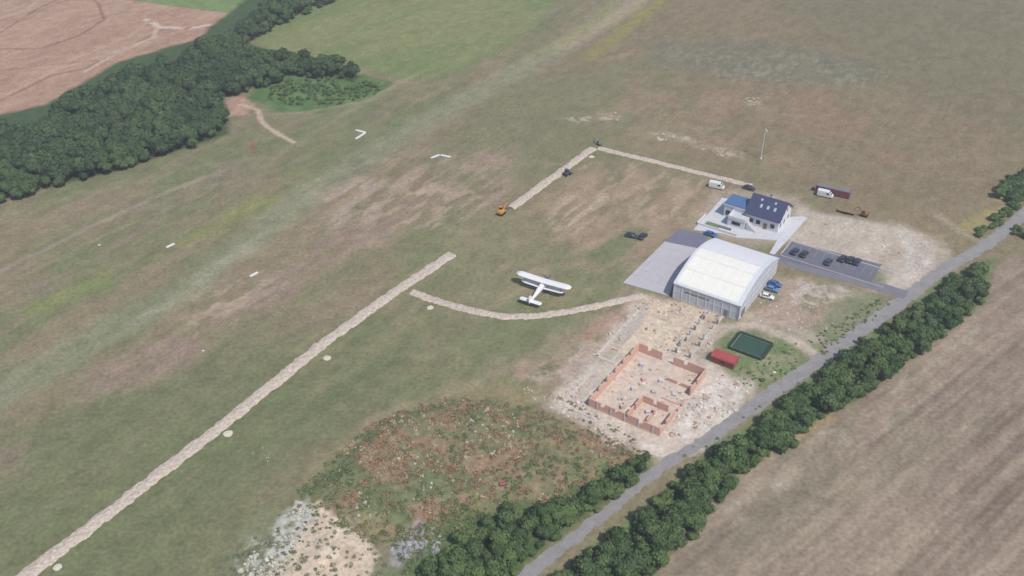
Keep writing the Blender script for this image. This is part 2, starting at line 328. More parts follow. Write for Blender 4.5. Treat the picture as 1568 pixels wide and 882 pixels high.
# ---------------------------------------------------------------- strips & sheets
def resample(P,st):
    out=[];
    for a,b in zip(P[:-1],P[1:]):
        l=math.dist(a,b); n=max(1,int(l/st))
        for i in range(n): t=i/n; out.append((a[0]+(b[0]-a[0])*t,a[1]+(b[1]-a[1])*t))
    out.append(P[-1]); return np.array(out)
def smoothline(P,it=2):
    P=[tuple(p) for p in P]
    for _ in range(it):
        Qn=[P[0]]
        for a,b in zip(P[:-1],P[1:]):
            Qn+= [(a[0]*.75+b[0]*.25,a[1]*.75+b[1]*.25),(a[0]*.25+b[0]*.75,a[1]*.25+b[1]*.75)]
        Qn.append(P[-1]); P=Qn
    return P
def strip(name,px,w,mt,z=.02,rag=.25,mound=0,st=.4,nc=12,smooth=2):
    P=smoothline(W(px),smooth); R=resample(P,st); T=np.gradient(R,axis=0); T/=np.hypot(T[:,0],T[:,1])[:,None]+1e-9; Nn=np.stack([-T[:,1],T[:,0]],1)
    s=np.arange(len(R))*st; n=len(R)
    ww=w if np.ndim(w)==0 else np.interp(np.linspace(0,1,n),np.linspace(0,1,len(w)),w)
    L_=fbm(s,s*0+3.3,1.5,1,3)-.5; R_=fbm(s,s*0+9.3,1.5,4,3)-.5
    vs=[]
    for j in range(nc+1):
        t=j/nc*2-1; off=ww/2*t+(L_ if t<0 else R_)*rag*4*abs(t)
        p=R+Nn*np.asarray(off)[...,None] if np.ndim(off) else R+Nn*off
        hh=np.full(n,z)
        if mound: hh=z+mound*(max(0,1-t*t)**.6)*(.15+.7*fbm(s,s*0+t*1.2,.8,2,3)+1.0*fbm(p[:,0],p[:,1],.6,5,2)) - (0.06 if abs(t)==1 else 0)
        vs.append(np.concatenate([p,hh[:,None]],1))
    V=np.stack(vs,1).reshape(-1,3); idx=np.arange(n*(nc+1)).reshape(n,nc+1)
    Q=np.stack([idx[:-1,:-1],idx[:-1,1:],idx[1:,1:],idx[1:,:-1]],-1).reshape(-1,4)[:,::-1]
    return link(bpy.data.objects.new(name,np_mesh(name,V,Q,[mt],smooth=False)))
strip('gravel_strip',[(-60,950),(35,884),(105,832),(320,667),(500,522),(600,450),(692,389)],3.9,M_grav,.0,.32,.42,smooth=0)
strip('gravel_strip',[(630,447),(665,460),(745,482),(800,486),(870,478),(930,465),(985,452)],3.0,M_grav,.0,.28,.36)
strip('gravel_strip',[(782,319),(840,276),(908,227)],3.5,M_grav,.0,.32,.42,smooth=0)
strip('gravel_strip',[(916,227),(1000,247),(1060,262),(1152,285)],2.9,M_grav,.0,.28,.36,smooth=0)
strip('access_road',[(730,940),(800,884),(880,822),(950,766),(1010,716),(1100,662),(1180,603),(1270,542),(1390,455),(1440,414),(1500,382),(1540,352),(1600,300),(1700,230)],[3.0,3.0,3.2,4.4,4.4,4.2,4.2,4.4,4.8,4.4],M_road,.02,.4)
strip('parking_road',[(1178,392),(1250,414),(1330,434),(1388,452)],5.0,M_road2,.03,.08)
def sheet(name,px,mt,z,th=0,parent=None):
    P=W(px); n=len(P)
    ar=sum(P[i][0]*P[(i+1)%n][1]-P[(i+1)%n][0]*P[i][1] for i in range(n))
    if ar<0: P=P[::-1]
    vs=[(x,y,z) for x,y in P]+[(x,y,-.1) for x,y in P]
    fs=[tuple(range(n))]+[(i,n+i,n+(i+1)%n,(i+1)%n) for i in range(n)]
    return mesh_obj(name,vs,fs,mt,parent)
def box(par,name,x,y,z,sx,sy,sz,mt,rz=0,bev=0,ry=0):
    """x,y centre, z bottom"""
    bm=bmesh.new(); bmesh.ops.create_cube(bm,size=1)
    bmesh.ops.scale(bm,vec=(sx,sy,sz),verts=bm.verts)
    if bev: bmesh.ops.bevel(bm,geom=bm.edges[:],offset=bev,segments=2,affect='EDGES')
    me=bpy.data.meshes.new(name); bm.to_mesh(me); bm.free(); me.materials.append(mt)
    o=bpy.data.objects.new(name,me); o.location=(x,y,z+sz/2); o.rotation_euler=(0,ry,rz); return link(o,par)
def cyl(par,name,p,q,r1,mt,r2=None,seg=10):
    p=Vector(p);q=Vector(q); r2=r1 if r2 is None else r2; d=q-p
    bm=bmesh.new(); bmesh.ops.create_cone(bm,cap_ends=True,segments=seg,radius1=r1,radius2=r2,depth=d.length)
    me=bpy.data.meshes.new(name); bm.to_mesh(me); bm.free(); me.materials.append(mt)
    o=bpy.data.objects.new(name,me); o.location=(p+q)/2; o.rotation_mode='QUATERNION'; o.rotation_quaternion=d.to_track_quat('Z','Y'); return link(o,par)
def fixn(o):
    bm=bmesh.new(); bm.from_mesh(o.data); bmesh.ops.recalc_face_normals(bm,faces=bm.faces); bm.to_mesh(o.data); bm.free(); return o
def loft(par,name,rings,mt,smooth=True):
    n=len(rings[0]); vs=[p for r in rings for p in r]; fs=[]
    for i in range(len(rings)-1):
        for j in range(n): k=(j+1)%n; fs.append((i*n+j,i*n+k,(i+1)*n+k,(i+1)*n+j))
    fs.append(tuple(range(n))[::-1]); fs.append(tuple((len(rings)-1)*n+j for j in range(n)))
    return fixn(mesh_obj(name,vs,fs,mt,par,smooth))
# ---------------------------------------------------------------- HANGAR
sheet('concrete_apron',[(954,433),(1018,370),(1072,381),(1030,436),(1024,453)],M_conc,.05)
sheet('dark_apron',[(1018,369.5),(1040,351),(1086,360),(1072.5,380.5)],M_aprond,.06)  # darker grey sheet adjoining the pale apron behind the hangar
ajx,ajy=G(1012,412); aj=empty('apron_joints',ajx,ajy,0,ANG)
M_joint=mat('joint_sealant',(.30,.29,.30),.1,1)
for i in range(-2,3): box(aj,'joint',i*3.6-1,0,.052,.06,16,.006,M_joint)
for i in range(-2,3): box(aj,'joint_cross',-1,i*3.8,.058,12,.06,.006,M_joint)
hg=empty('hangar',65.6,1.8,0,ANG)
LX,LY=21.0,30.0; EV=5.4; RG=9.0
def prof(y): 
    t=abs(y)/(LY/2); return EV+(RG-EV)*(1-t**1.7)
def archroof(name,x0,x1,y0,y1,mt,dz=0,th=.18):
    ys=np.linspace(y0,y1,19); vs=[];fs=[]
    for x in (x0,x1):
        for y in ys: vs.append((x,y,prof(y)+dz))
        for y in ys: vs.append((x,y,prof(y)+dz-th))
    n=len(ys)
    for i in range(n-1):
        fs.append((i,2*n+i,2*n+i+1,i+1)); fs.append((n+i,n+i+1,3*n+i+1,3*n+i))
        fs.append((i,i+1,n+i+1,n+i)); fs.append((2*n+i,3*n+i,3*n+i+1,2*n+i+1))
    fs.append((0,n,3*n,2*n)); fs.append((n-1,3*n-1,4*n-1,2*n-1))
    return fixn(mesh_obj(name,vs,fs,mt,hg))
archroof('roof',-LX/2-.3,LX/2+.3,-LY/2-.3,LY/2+.3,M_roofg)
archroof('roof_membrane',-LX/2+.5,LX/2-1.2,-LY/2+.4,2.0,M_roofw,.08,.06)
archroof('roof_membrane_back',-LX/2+.5,LX/2-1.2,2.2,LY/2-.6,M_plast,.07,.06)
for i in range(8):
    x=-LX/2+.9+i*(LX-2.4)/7; archroof('roof_rib',x-.035,x+.035,-LY/2-.1,LY/2+.1,M_roofg,.10,.1)
for y in (-9,-3): 
    box(hg,'roof_purlin',0,y,prof(y)+.10,LX-1.6,.06,.04,M_roofg)
box(hg,'side_wall',0,-LY/2,.0,LX,.2,EV,M_sheet); box(hg,'side_wall_back',0,LY/2,0,LX,.2,EV,M_sheet)
for sx,nm in ((1,'gable_wall'),(-1,'door_gable')):
    ys=np.linspace(-LY/2+.1,LY/2-.1,19); x=sx*(LX/2-.1)
    vs=[(x-.1,y,0) for y in ys]+[(x-.1,y,prof(y)-.15) for y in ys]+[(x+.1,y,0) for y in ys]+[(x+.1,y,prof(y)-.15) for y in ys]; n=19; fs=[]
    for i in range(n-1): fs+=[(i,i+1,n+i+1,n+i),(2*n+i,3*n+i,3*n+i+1,2*n+i+1)]
    mesh_obj(nm,vs,fs,M_sheet,hg)
for i in range(9):
    x=-LX/2+.15+i*(LX-.3)/8; box(hg,'wall_post',x,-LY/2-.16,0,.22,.12,EV,M_plast)
for z in (.1,2.6,5.1): box(hg,'wall_rail',0,-LY/2-.13,z,LX,.05,.18,M_plast)
for i in range(11):
    y=-LY/2+.15+i*(LY-.3)/10; box(hg,'gable_post',LX/2+.07,y,0,.12,.22,prof(y)-.2,M_plast)
for z in (.1,2.7,5.1): box(hg,'gable_rail',LX/2+.035,0,z,.05,LY,.18,M_plast)
box(hg,'side_door',LX/2+.15,-11.9,0,.08,2.4,2.6,M_steel); box(hg,'window_band',-3,-LY/2-.13,3.1,8,.05,.7,M_steel)
box(hg,'side_door_small',6.5,-LY/2-.14,0,1.2,.06,2.2,M_steel)
for i in range(6): box(hg,'sliding_door',-LX/2-.18-(i%2)*.1,-10.8+i*4.3,0,.09,4.25,5.2,M_plast)
for x in (-LX/2,LX/2): cyl(hg,'downpipe',(x,-LY/2-.3,0),(x,-LY/2-.3,EV),.09,M_steel)
# ---------------------------------------------------------------- HOUSE
hx,hy=G(1190,357)
hs=empty('club_house',hx,hy,0,ANG)
HL,HW=11.5,11.5; E2,R2=4.6,8.8
box(hs,'walls',-HL/2,HW/2,0,HL,HW,E2,M_plast)
def gable(x,nm):
    vs=[(x-.1,0.02,E2),(x-.1,HW-.02,E2),(x-.1,HW/2,R2-.15),(x+.1,0.02,E2),(x+.1,HW-.02,E2),(x+.1,HW/2,R2-.15)]
    mesh_obj(nm,vs,[(0,2,1),(3,4,5),(0,1,4,3),(1,2,5,4),(2,0,3,5)],M_plast,hs)
gable(-.1,'gable'); gable(-HL+.1,'gable_rear')
sl_=(R2-E2)/(HW/2)
def slope(y0,nm,mt,x0=-HL-.5,x1=.6,ov=.7,th=.2,dz=.05):
    if y0==0: a=(-ov,E2-ov*sl_); b=(HW/2,R2)
    else: a=(HW+ov,E2-ov*sl_); b=(HW/2,R2)
    vs=[(x,y,z+dz+k) for x in (x0,x1) for (y,z) in (a,b) for k in (0,th)]
    fixn(mesh_obj(nm,vs,[(0,1,3,2),(4,6,7,5),(1,5,7,3),(0,2,6,4),(0,4,5,1),(2,3,7,6)],mt,hs))
slope(0,'roof_front',M_roofb); slope(1,'roof_back',M_roofb)
an=math.atan(sl_)
for x in (-7.6,-5.2,-2.8):
    y=2.6; z=E2+y*sl_+.27
    o=box(hs,'skylight',x,y,z-.05,.8,1.3,.1,M_sky); o.rotation_euler=(an,0,0)
for x in (-8.2,-3.4):
    y=4.4; z=E2+y*sl_+.27
    o=box(hs,'skylight',x,y,z-.05,.7,.8,.1,M_sky); o.rotation_euler=(an,0,0)
box(hs,'chimney',-6,HW/2+1.2,R2-1.6,.8,.8,2.2,M_plast); box(hs,'chimney_cap',-6,HW/2+1.2,R2+.61,1,1,.12,M_steel)
for y in (2.2,5.6,9.2): box(hs,'gable_window',.02,y,1.2,.06,1.3,1.4,M_glass)
for y in (4.3,7.1): box(hs,'gable_window_upper',.02,y,5.0,.06,1.0,1.2,M_glass)
for x in (-9.5,-7,-2): box(hs,'front_window',x,-.02,1.2,1.4,.06,1.5,M_glass)
box(hs,'front_door',-4.5,-.02,0,1.3,.06,2.3,M_wood)
box(hs,'annex_walls',-HL-4.0,4.2,0,8.0-.05,7.4,4.6,M_plast)
box(hs,'annex_parapet',-HL-4.2,4.2,4.6,8.6,7.9,.25,M_plast)
box(hs,'annex_roof',-HL-4.2,4.2,4.85,8.3,7.6,.22,M_roofbl)
for x in (-2.4,.2,2.8): box(hs,'solar_panel_row',-HL-4.2+x,4.2,5.08,2.3,6.9,.05,M_roofbl)
for x in (-2.5,0,2.5): box(hs,'annex_window',-HL-4+x,.46,1.0,1.6,.06,1.7,M_glass)
box(hs,'lower_wing',-HL-1.5,-2.0,0,6,4.9,2.9,M_plast); box(hs,'lower_wing_roof',-HL-1.5,-2.0,2.9,6.3,5.2,.15,M_pave)
box(hs,'lower_wing_window',-HL-1.5,-4.48,1,3,.06,1.2,M_glass)
for x,y,w,d in [(-HL-1.5,-4.5,6.2,.12),(-HL-4.5,-2,.12,5.0)]: box(hs,'terrace_railing',x,y,3.05,w,d,.9,M_plast)
for i in range(7): box(hs,'outside_steps',-HL+2.1+i*.5,-3.2,0,.5,1.6,2.8-.38*i,M_pave)
sheet('terrace_paving',[(1062,352),(1082,330),(1106,303),(1128,308),(1168,335),(1228,331),(1236,334),(1186,390),(1178,388),(1190,368),(1160,366),(1130,364),(1108,358)],M_pave,.07)
tp=empty('low_terrace_wall',*G(1100,350),0,ANG)
box(tp,'wall_long',0,-1.4,0,14,.3,.9,M_plast); box(tp,'wall_end',-7.1,2,0,.3,6.5,.9,M_plast); box(tp,'planter',2,1.2,0,4,1,.6,M_steel,bev=.05)
box(tp,'grass_bed',-2.5,1.0,.05,5,2.6,.08,mat('bed_grass',L(104,112,84),.2,1))
# parking
sheet('parking_lot',[(1210,369),(1350,405),(1334,433),(1190,396)],M_park,.045)
pk=empty('parking_markings',*G(1270,401),0,ANG)
for i in range(13):
    box(pk,'bay_line',-13+i*2.6,2.2,.047,.10,4.6,.012,M_line)
box(pk,'bay_edge_line',3,4.55,.047,32.5,.10,.012,M_line)
kb=empty('parking_kerb',*G(1270,401),0,ANG); box(kb,'kerb',2.6,5.3,0,34,.25,.16,M_pave); box(kb,'kerb_end',-14.5,.5,0,.25,9.2,.16,M_pave); box(kb,'kerb_front',2.0,-4.9,0,33,.22,.14,M_block)
# ---------------------------------------------------------------- vehicles
PAINT={}
def paint(c):
    if c not in PAINT: PAINT[c]=mat('car_paint',c,.03,1,.3,spec=.6)
    return PAINT[c]
def rring(x,w,z0,z1,r=.12):
    return [(x,-w,z0),(x,-w-.02,z0+(z1-z0)*.5),(x,-w+.02,z1-r),(x,-w+r,z1),(x,w-r,z1),(x,w-.02,z1-r),(x,w+.02,z0+(z1-z0)*.5),(x,w,z0)]
def car(name,u,v,rot,c,van=False):
    x,y=G(u,v); e=empty(name,x,y,.06,rot); p=paint(c)
    if not van:
        st=[(-2.15,.72,.35,.80),(-2.05,.84,.28,.92),(-1.4,.88,.25,.97),(.8,.88,.25,.95),(1.6,.86,.25,.84),(2.1,.80,.28,.70),(2.2,.66,.35,.60)]
        loft(e,'body',[rring(*s) for s in st],p)
        def rr(x0,x1,w,z): return [(x0,-w,z),(x1,-w,z),(x1,w,z),(x0,w,z)]
        loft(e,'windows',[rr(-1.75,.95,.80,.94),rr(-1.25,.28,.64,1.36)],M_glass,False)
        loft(e,'roof',[rr(-1.33,.34,.67,1.355),rr(-1.2,.2,.58,1.45)],p,False)
        for s in (-1,1):
            cyl(e,'pillar',(-.4,s*.80,.94),(-.4,s*.655,1.37),.05,p,seg=6)
            cyl(e,'pillar_front',(.93,s*.79,.95),(.30,s*.65,1.37),.045,p,seg=6); cyl(e,'pillar_rear',(-1.72,s*.79,.95),(-1.27,s*.65,1.37),.06,p,seg=6)
            box(e,'headlight',2.08,s*.55,.55,.14,.3,.14,M_sky); box(e,'tail_light',-2.1,s*.6,.68,.1,.28,.14,M_red)
            box(e,'mirror',.65,s*.98,.95,.12,.16,.12,p)
        wx=(1.35,-1.3)
    else:
        st=[(-2.7,.88,.4,2.3),(-2.65,.95,.35,2.4),(1.2,.95,.35,2.4),(1.8,.93,.35,1.9),(2.3,.92,.35,1.25),(2.75,.85,.4,1.05)]
        loft(e,'body',[rring(*s) for s in st],p,False)
        loft(e,'windscreen',[[(1.35,-.8,2.28),(1.35,.8,2.28),(1.40,.8,2.30),(1.40,-.8,2.30)],[(2.16,-.86,1.40),(2.16,.86,1.40),(2.22,.86,1.42),(2.22,-.86,1.42)]],M_glass,False)
        for s in (-1,1): box(e,'side_window',1.0,s*.96,1.35,1.0,.04,.6,M_glass)
        wx=(1.75,-1.7)
    for a in wx:
        for s in (-1,1):
            cyl(e,'wheel',(a,s*.70,.32),(a,s*.92,.32),.33,M_dark,seg=14); cyl(e,'hub',(a,s*.92,.32),(a,s*.935,.32),.19,M_steel,seg=10)
    return e
BR=ANG+math.pi/2
navy=(.03,.045,.10); dk=(.04,.042,.05); wh=(.70,.70,.71); bl=(.04,.12,.34)
for u,v,c in [(1217,387,navy),(1231,391,dk),(1268,403,(.05,.06,.11)),(1290,398,dk),(1302,400,dk),(1312,403,navy)]: car('parked_car',u,v,BR+random.uniform(-.05,.05),c)
car('parked_car',1186,437,ANG+.1,bl); car('parked_car',1182,445,ANG+.1,(.10,.22,.42)); car('parked_car',1174,456,ANG+.15,wh)
car('parked_car',967,363,ANG+.2,dk); car('parked_car',984,364,.9,(.03,.035,.05))
car('parked_car',1147,290,ANG,dk); car('parked_car',1088,361,ANG,bl)
car('white_van',1097,288,ANG+.15,wh,True); car('white_van',1263,301,ANG+.1,wh,True); car('small_red_car',773,745,.3,(.30,.10,.10))
x,y=G(1273,300); ct=empty('shipping_container',x,y,0,ANG+.1)
box(ct,'shell',0,1.5,.1,12,2.5,2.5,M_redc)
for i in range(24): box(ct,'corrugation',-5.75+i*.5,.22,.2,.22,.08,2.3,M_redc)
for a in (-5.95,5.95): 
    for b in (.3,2.7): box(ct,'corner_post',a,b,.05,.2,.2,2.65,M_steel)
box(ct,'roof_panel',0,1.5,2.6,11.6,2.3,.06,M_steel)
def excavator(name,u,v,rot,mt,sc=1.0):
    x,y=G(u,v); e=empty(name,x,y,.03,rot); e.scale=(sc,)*3
    for s in (-1,1):
        ring=lambda w:[(math.cos(t)*.42+(1.3 if math.cos(t)>0 else -1.3),w,.42+math.sin(t)*.42) for t in np.linspace(0,2*math.pi,16,endpoint=False)]
        loft(e,'track',[ring(s*1.25),ring(s*.8)],M_dark,False)
    box(e,'undercarriage',0,0,.4,1.8,1.6,.5,M_steel,bev=.05); box(e,'house',-.5,0,.95,3.0,2.4,1.1,mt,bev=.12); box(e,'counterweight',-1.9,0,1.0,.6,2.3,1.2,mt,bev=.15)
    box(e,'cab',.45,.65,2.0,1.3,1.0,1.2,M_glass,bev=.05); box(e,'cab_roof',.45,.65,3.2,1.4,1.1,.1,mt)
    cyl(e,'boom_lower',(.9,-.2,1.4),(3.2,-.2,3.8),.25,mt,.2,8); cyl(e,'boom_upper',(3.2,-.2,3.8),(4.6,-.2,3.3),.2,mt,.18,8)
    cyl(e,'stick',(4.6,-.2,3.4),(5.2,-.2,1.2),.17,mt,.12,8); cyl(e,'hydraulic_ram',(1.4,-.2,1.6),(3.0,-.2,3.3),.08,M_steel)
    loft(e,'bucket',[[(5.3,-.7,1.3),(5.3,.4,1.3),(4.7,.4,1.1),(4.7,-.7,1.1)],[(5.1,-.7,.4),(5.1,.4,.4),(4.5,.4,.1),(4.5,-.7,.1)]],M_steel,False)
excavator('excavator',768,328,1.0,M_orange,.8)
excavator('excavator',917,222,2.2,M_steel,.55)
excavator('backhoe',1323,331,2.6,mat('rust_paint',L(130,90,60),.1),.7)
def loader(name,u,v,rot,mt):
    x,y=G(u,v); e=empty(name,x,y,.03,rot)
    box(e,'chassis',0,0,.5,2.6,1.3,.9,mt,bev=.1); box(e,'cab',-.2,0,1.4,1.2,1.2,.9,M_glass,bev=.05); box(e,'cab_roof',-.2,0,2.3,1.3,1.3,.1,mt)
    loft(e,'bucket',[[(1.9,-1,.1),(2.5,-1,.1),(2.2,-1,.7),(1.9,-1,.7)],[(1.9,1,.1),(2.5,1,.1),(2.2,1,.7),(1.9,1,.7)]],M_steel,False)
    for a in (.9,-.9):
        for s in (-1,1): cyl(e,'wheel',(a,s*.65,.45),(a,s*.95,.45),.45,M_dark,seg=14)
    for s in (-1,1): cyl(e,'arm',(-.6,s*.55,1.3),(1.95,s*.55,.5),.08,M_steel)
loader('skid_loader',868,268,.7,mat('loader_paint',(.08,.09,.12),.1))
x,y=G(1296,326); tr=empty('flatbed_trailer',x,y,0,ANG+.1); box(tr,'deck',0,0,.8,6,2.3,.2,M_wood); cyl(tr,'drawbar',(3,0,.8),(4.4,0,.6),.07,M_steel)
for a in (-1,0.1): 
    for s in (-1,1): cyl(tr,'wheel',(a,s*.9,.4),(a,s*1.15,.4),.4,M_dark)
# ---------------------------------------------------------------- aeroplane
ax_,ay_=G(831,432,3.6); hd=math.radians(62)
pl=empty('biplane',ax_-math.cos(hd)*1.0,ay_-math.sin(hd)*1.0,0,hd)
def ering(x,ry,rz,zc,n=14): return [(x,ry*math.cos(t),zc+rz*math.sin(t)) for t in np.linspace(0,2*math.pi,n,endpoint=False)]
loft(pl,'fuselage',[ering(*s) for s in [(4.4,.35,.35,2.75),(4.3,.72,.72,2.72),(3.4,.82,.85,2.65),(2.8,.85,.95,2.6),(1.5,.9,1.1,2.55),(-1,.85,1.05,2.3),(-3.5,.6,.75,1.95),(-6,.32,.45,1.6),(-7.8,.12,.3,1.45),(-8.0,.05,.15,1.45)]],M_awhite)
loft(pl,'cowling_ring',[ering(*s) for s in [(4.1,.84,.84,2.72),(3.3,.88,.90,2.66)]],M_blue)
loft(pl,'cockpit_glazing',[ering(*s) for s in [(2.9,.5,.3,3.2),(2.4,.72,.45,3.4),(1.3,.72,.45,3.45),(.9,.5,.2,3.3)]],M_glass)
def wing(nm,x,z,span,chord,mt,dih=.03,tip=.55):
    rings=[]
    for yy in np.linspace(-1,1,15):
        y=yy*span/2; k=1 if abs(yy)<.9 else (tip if abs(yy)>.99 else .92); c=chord*k
        pf=[(.5,0),(.42,.07),(.2,.11),(-.1,.09),(-.5,.01),(-.5,-.01),(-.1,-.03),(.3,-.03)]
        rings.append([(x+a*c,y,z+b*c+abs(y)*dih) for a,b in pf])
    loft(pl,nm,rings,mt)
wing('upper_wing',1.6,3.75,18.2,2.7,M_awhite); wing('lower_wing',1.2,1.75,14.2,2.1,M_awhite,.05)
wing('tailplane',-7.0,1.75,7.2,1.7,M_awhite,0)
for s in (-1,1):
    for dx in (-.6,.8):
        cyl(pl,'wing_strut',(1.2+dx,s*6.1,2.05),(1.6+dx,s*6.1,3.9),.09,M_steel)
    cyl(pl,'brace_wire',(1.5,s*1,2.0),(1.6,s*6.0,3.85),.04,M_steel); cyl(pl,'gear_leg',(2.0,s*.7,1.9),(2.2,s*1.7,.5),.1,M_steel)
    cyl(pl,'main_wheel',(2.2,s*1.6,.42),(2.2,s*1.9,.42),.42,M_dark,seg=16); cyl(pl,'tail_strut',(-6.9,s*.2,1.2),(-7,s*2,1.7),.05,M_steel)
loft(pl,'fin',[[(-5.4,-.08,1.9),(-5.4,.08,1.9),(-8.1,.06,1.6),(-8.1,-.06,1.6)],[(-6.7,-.05,3.4),(-6.7,.05,3.4),(-8.3,.04,3.5),(-8.3,-.04,3.5)],[(-7.3,-.03,3.9),(-7.3,.03,3.9),(-8.1,.03,3.9),(-8.1,-.03,3.9)]],M_awhite,False)
cyl(pl,'tail_wheel',(-7.3,-.1,.25),(-7.3,.1,.25),.25,M_dark); cyl(pl,'tail_wheel_leg',(-7.3,0,.3),(-7.2,0,1.3),.06,M_steel)
cyl(pl,'spinner',(4.4,0,2.75),(4.8,0,2.78),.25,M_steel,.05)
for k in range(4):
    t=k*math.pi/2+.5; cyl(pl,'propeller_blade',(4.6,0,2.77),(4.6,1.75*math.cos(t),2.77+1.75*math.sin(t)),.12,M_dark,.06,6)
# ---------------------------------------------------------------- unfinished brick building
N0=G(1010,668); bb=empty('unfinished_brick_building',N0[0],N0[1],0,ANG)
BW,BL=20.5,27.5
box(bb,'floor_slab',-BW/2,BL/2,0,BW+.6,BL+.6,.15,mat('site_floor',L(208,190,174),.2,.5,fine=.08))
def wallx(x0,x1,y,h,ops,nm='brick_wall',t=.35,z0=.15):
    cur=x0
    for (a,b,sill,head) in sorted(ops)+[(x1,x1,0,0)]:
        if a-cur>.02: box(bb,nm,(cur+a)/2,y,z0,a-cur,t,h-z0+random.uniform(-.18,.1),M_brick)
        if b>a:
            if sill>.05: box(bb,nm+'_sill',(a+b)/2,y,z0,b-a-.004,t-.006,sill,M_brick)
        cur=b
def wally(y0,y1,x,h,ops,nm='brick_wall',t=.35,z0=.15):
    cur=y0
    for (a,b,sill,head) in sorted(ops)+[(y1,y1,0,0)]:
        if a-cur>.02: box(bb,nm,x,(cur+a)/2,z0,t,a-cur,h-z0+random.uniform(-.18,.1),M_brick)
        if b>a:
            if sill>.05: box(bb,nm+'_sill',x,(a+b)/2,z0,t-.006,b-a-.004,sill,M_brick)
        cur=b
hh=2.9
wallx(-BW,0,0,hh,[(-17,-15.8,1.4,9),(-12.8,-12,1.8,9),(-10.2,-9,1.4,9),(-6.0,-4.8,1.4,9)])
wally(.18,BL,-BW+.18,hh,[(3.5,4.6,1.6,9),(8,9.1,1.6,9),(12.5,13.6,1.6,9),(17,18.1,1.6,9),(21.5,22.6,1.6,9)])
wallx(-BW+.36,0,BL,hh,[(-17.5,-16.4,1.4,9),(-13,-9.6,0,9),(-6.5,-5.4,1.4,9)])
wally(.18,8.5,-.18,2.3,[(2.5,3.6,1,9)]); wally(10.5,16,-.18,1.0,[(12,13,0,9)]); wally(18,BL-.2,-.18,hh,[(21,22.1,1,9)])
wally(.36,9.2,-9.6,2.5,[(4,5,0,9)]); wallx(-9.4,-2.2,9.2,2.4,[(-6.5,-5.5,0,9)]); wally(2,7.0,-4.8,1.8,[(5,6,0,9)])
wallx(-8,-.4,20.5,1.4,[(-5,-4,0,9)]); wallx(-6,-1,13.2,.6,[])
for x,y in [(-14,12),(-14,17),(-9,14),(-9,19),(-4.5,16),(-16,22),(-13,4),(-7,6)]: box(bb,'brick_pallet',x+random.uniform(-1,1),y,.15,1.2,1.0,random.uniform(.6,1.1),random.choice([M_brick,M_pave,M_block]),rz=random.random())
for x in (-18,-14,-10,-6,-2): box(bb,'corner_column',x,-.25,.0,.3,.12,hh,M_pave)
x,y=G(1034,540); fr=empty('concrete_pillar_frame',x,y,0,ANG)
for i in range(8):
    for xx in (0,4.2):
        if xx and i%3==1: continue
        box(fr,'pillar',xx,i*3.1,0,.4,.4,2.6-random.random()*.9,M_block)
        if i%2==0: box(fr,'formwork',xx+.35,i*3.1,0,.08,.7,1.6,M_wood)
for i in (1,6): box(fr,'ring_beam',0,i*3.1+1.55,1.5,.4,2.6,.3,M_block)
for xx in (-.0,4.2): box(fr,'plinth',xx+.001,11,0,.9,24,.2,M_block)
x,y=G(918,540); fd=empty('foundation_walls',x,y,0,ANG)
M_fnd=mat('foundation_concrete',L(202,194,184),.25,1.2,.95,fine=.1)
box(fd,'strip_long',0,11,0,.9,26,.2,M_fnd); box(fd,'strip_end',3.0,-1.8,0,6,.9,.2,M_fnd); box(fd,'strip_mid',2.4,4,0,3.6,.7,.18,M_fnd); box(fd,'strip_inner',4.6,1,0,.7,4.4,.18,M_fnd)
box(fd,'blinding_strip',1.75,15,0,2.3,17,.08,mat('grey_blinding',L(178,170,162),.25,.8,fine=.1))
box(fd,'floor_slab',9.2,13,0,10.5,20,.12,mat('blinding_slab',L(212,194,170),.26,.5,fine=.12))
for i in range(3): box(fd,'slab_footing',9.2,5+i*7.5,.12,10.5,.35,.08,M_block)
x,y=G(868,612); fd2=empty('foundation_walls',x,y,0,ANG)
box(fd2,'strip_long',0,7,0,.8,18,.2,M_fnd); box(fd2,'strip_end',5,-2.4,0,10,.8,.2,M_fnd)
box(fd2,'strip_second',2.6,6,0,.5,14,.16,M_block)
# red shed
x,y=G(1109,555); sh=empty('red_shed',x,y,0,ANG)
box(sh,'walls',0,0,0,6.6,3.5,2.0,mat('shed_wall',L(120,70,66),.15))
rg=lambda x:[(x,1.95*math.cos(t),2.0+.85*math.sin(t)) for t in np.linspace(0,math.pi,11)]
loft(sh,'roof',[rg(-3.5),rg(3.5)],M_red,False); box(sh,'door',3.32,0,0,.06,1.6,1.9,M_wood); box(sh,'window',0,-1.77,.9,1.2,.06,.8,M_glass)
for i in range(8): 
    x0=-3.3+i*.94; rgo=lambda x:[(x,1.99*math.cos(t),2.0+.89*math.sin(t)) for t in np.linspace(0,math.pi,11)]
    loft(sh,'roof_seam',[rgo(x0-.03),rgo(x0+.03)],M_redc,False)
# pool
x,y=G(1149,530); po=empty('fenced_pool',x,y,0,ANG)
M_hb=mat('hedge_border',(.030,.055,.030),.35,2.5,.95)
box(po,'water',0,0,0,8.8,7.4,.12,M_pond)
for a,b,w,d in [(0,-4.15,9.9,.9),(0,4.15,9.9,.9),(-4.9,0,1.0,7.4),(4.9,0,1.0,7.4)]: box(po,'rim_hedge',a,b,0,w,d,.55,M_hb,bev=.12)
for a,b,w,d in [(0,-3.75,8.9,.12),(0,3.75,8.9,.12),(-4.42,0,.12,7.3),(4.42,0,.12,7.3)]: box(po,'rim',a,b,.12,w,d,.12,M_pave)
for i in range(6):
    for b in (-4.8,4.8): cyl(po,'fence_post',(-5.4+i*2.16,b,0),(-5.4+i*2.16,b,1.4),.05,M_steel,seg=6)
for b in (-4.8,4.8): cyl(po,'fence_rail',(-5.4,b,1.35),(5.4,b,1.35),.04,M_steel,seg=6)
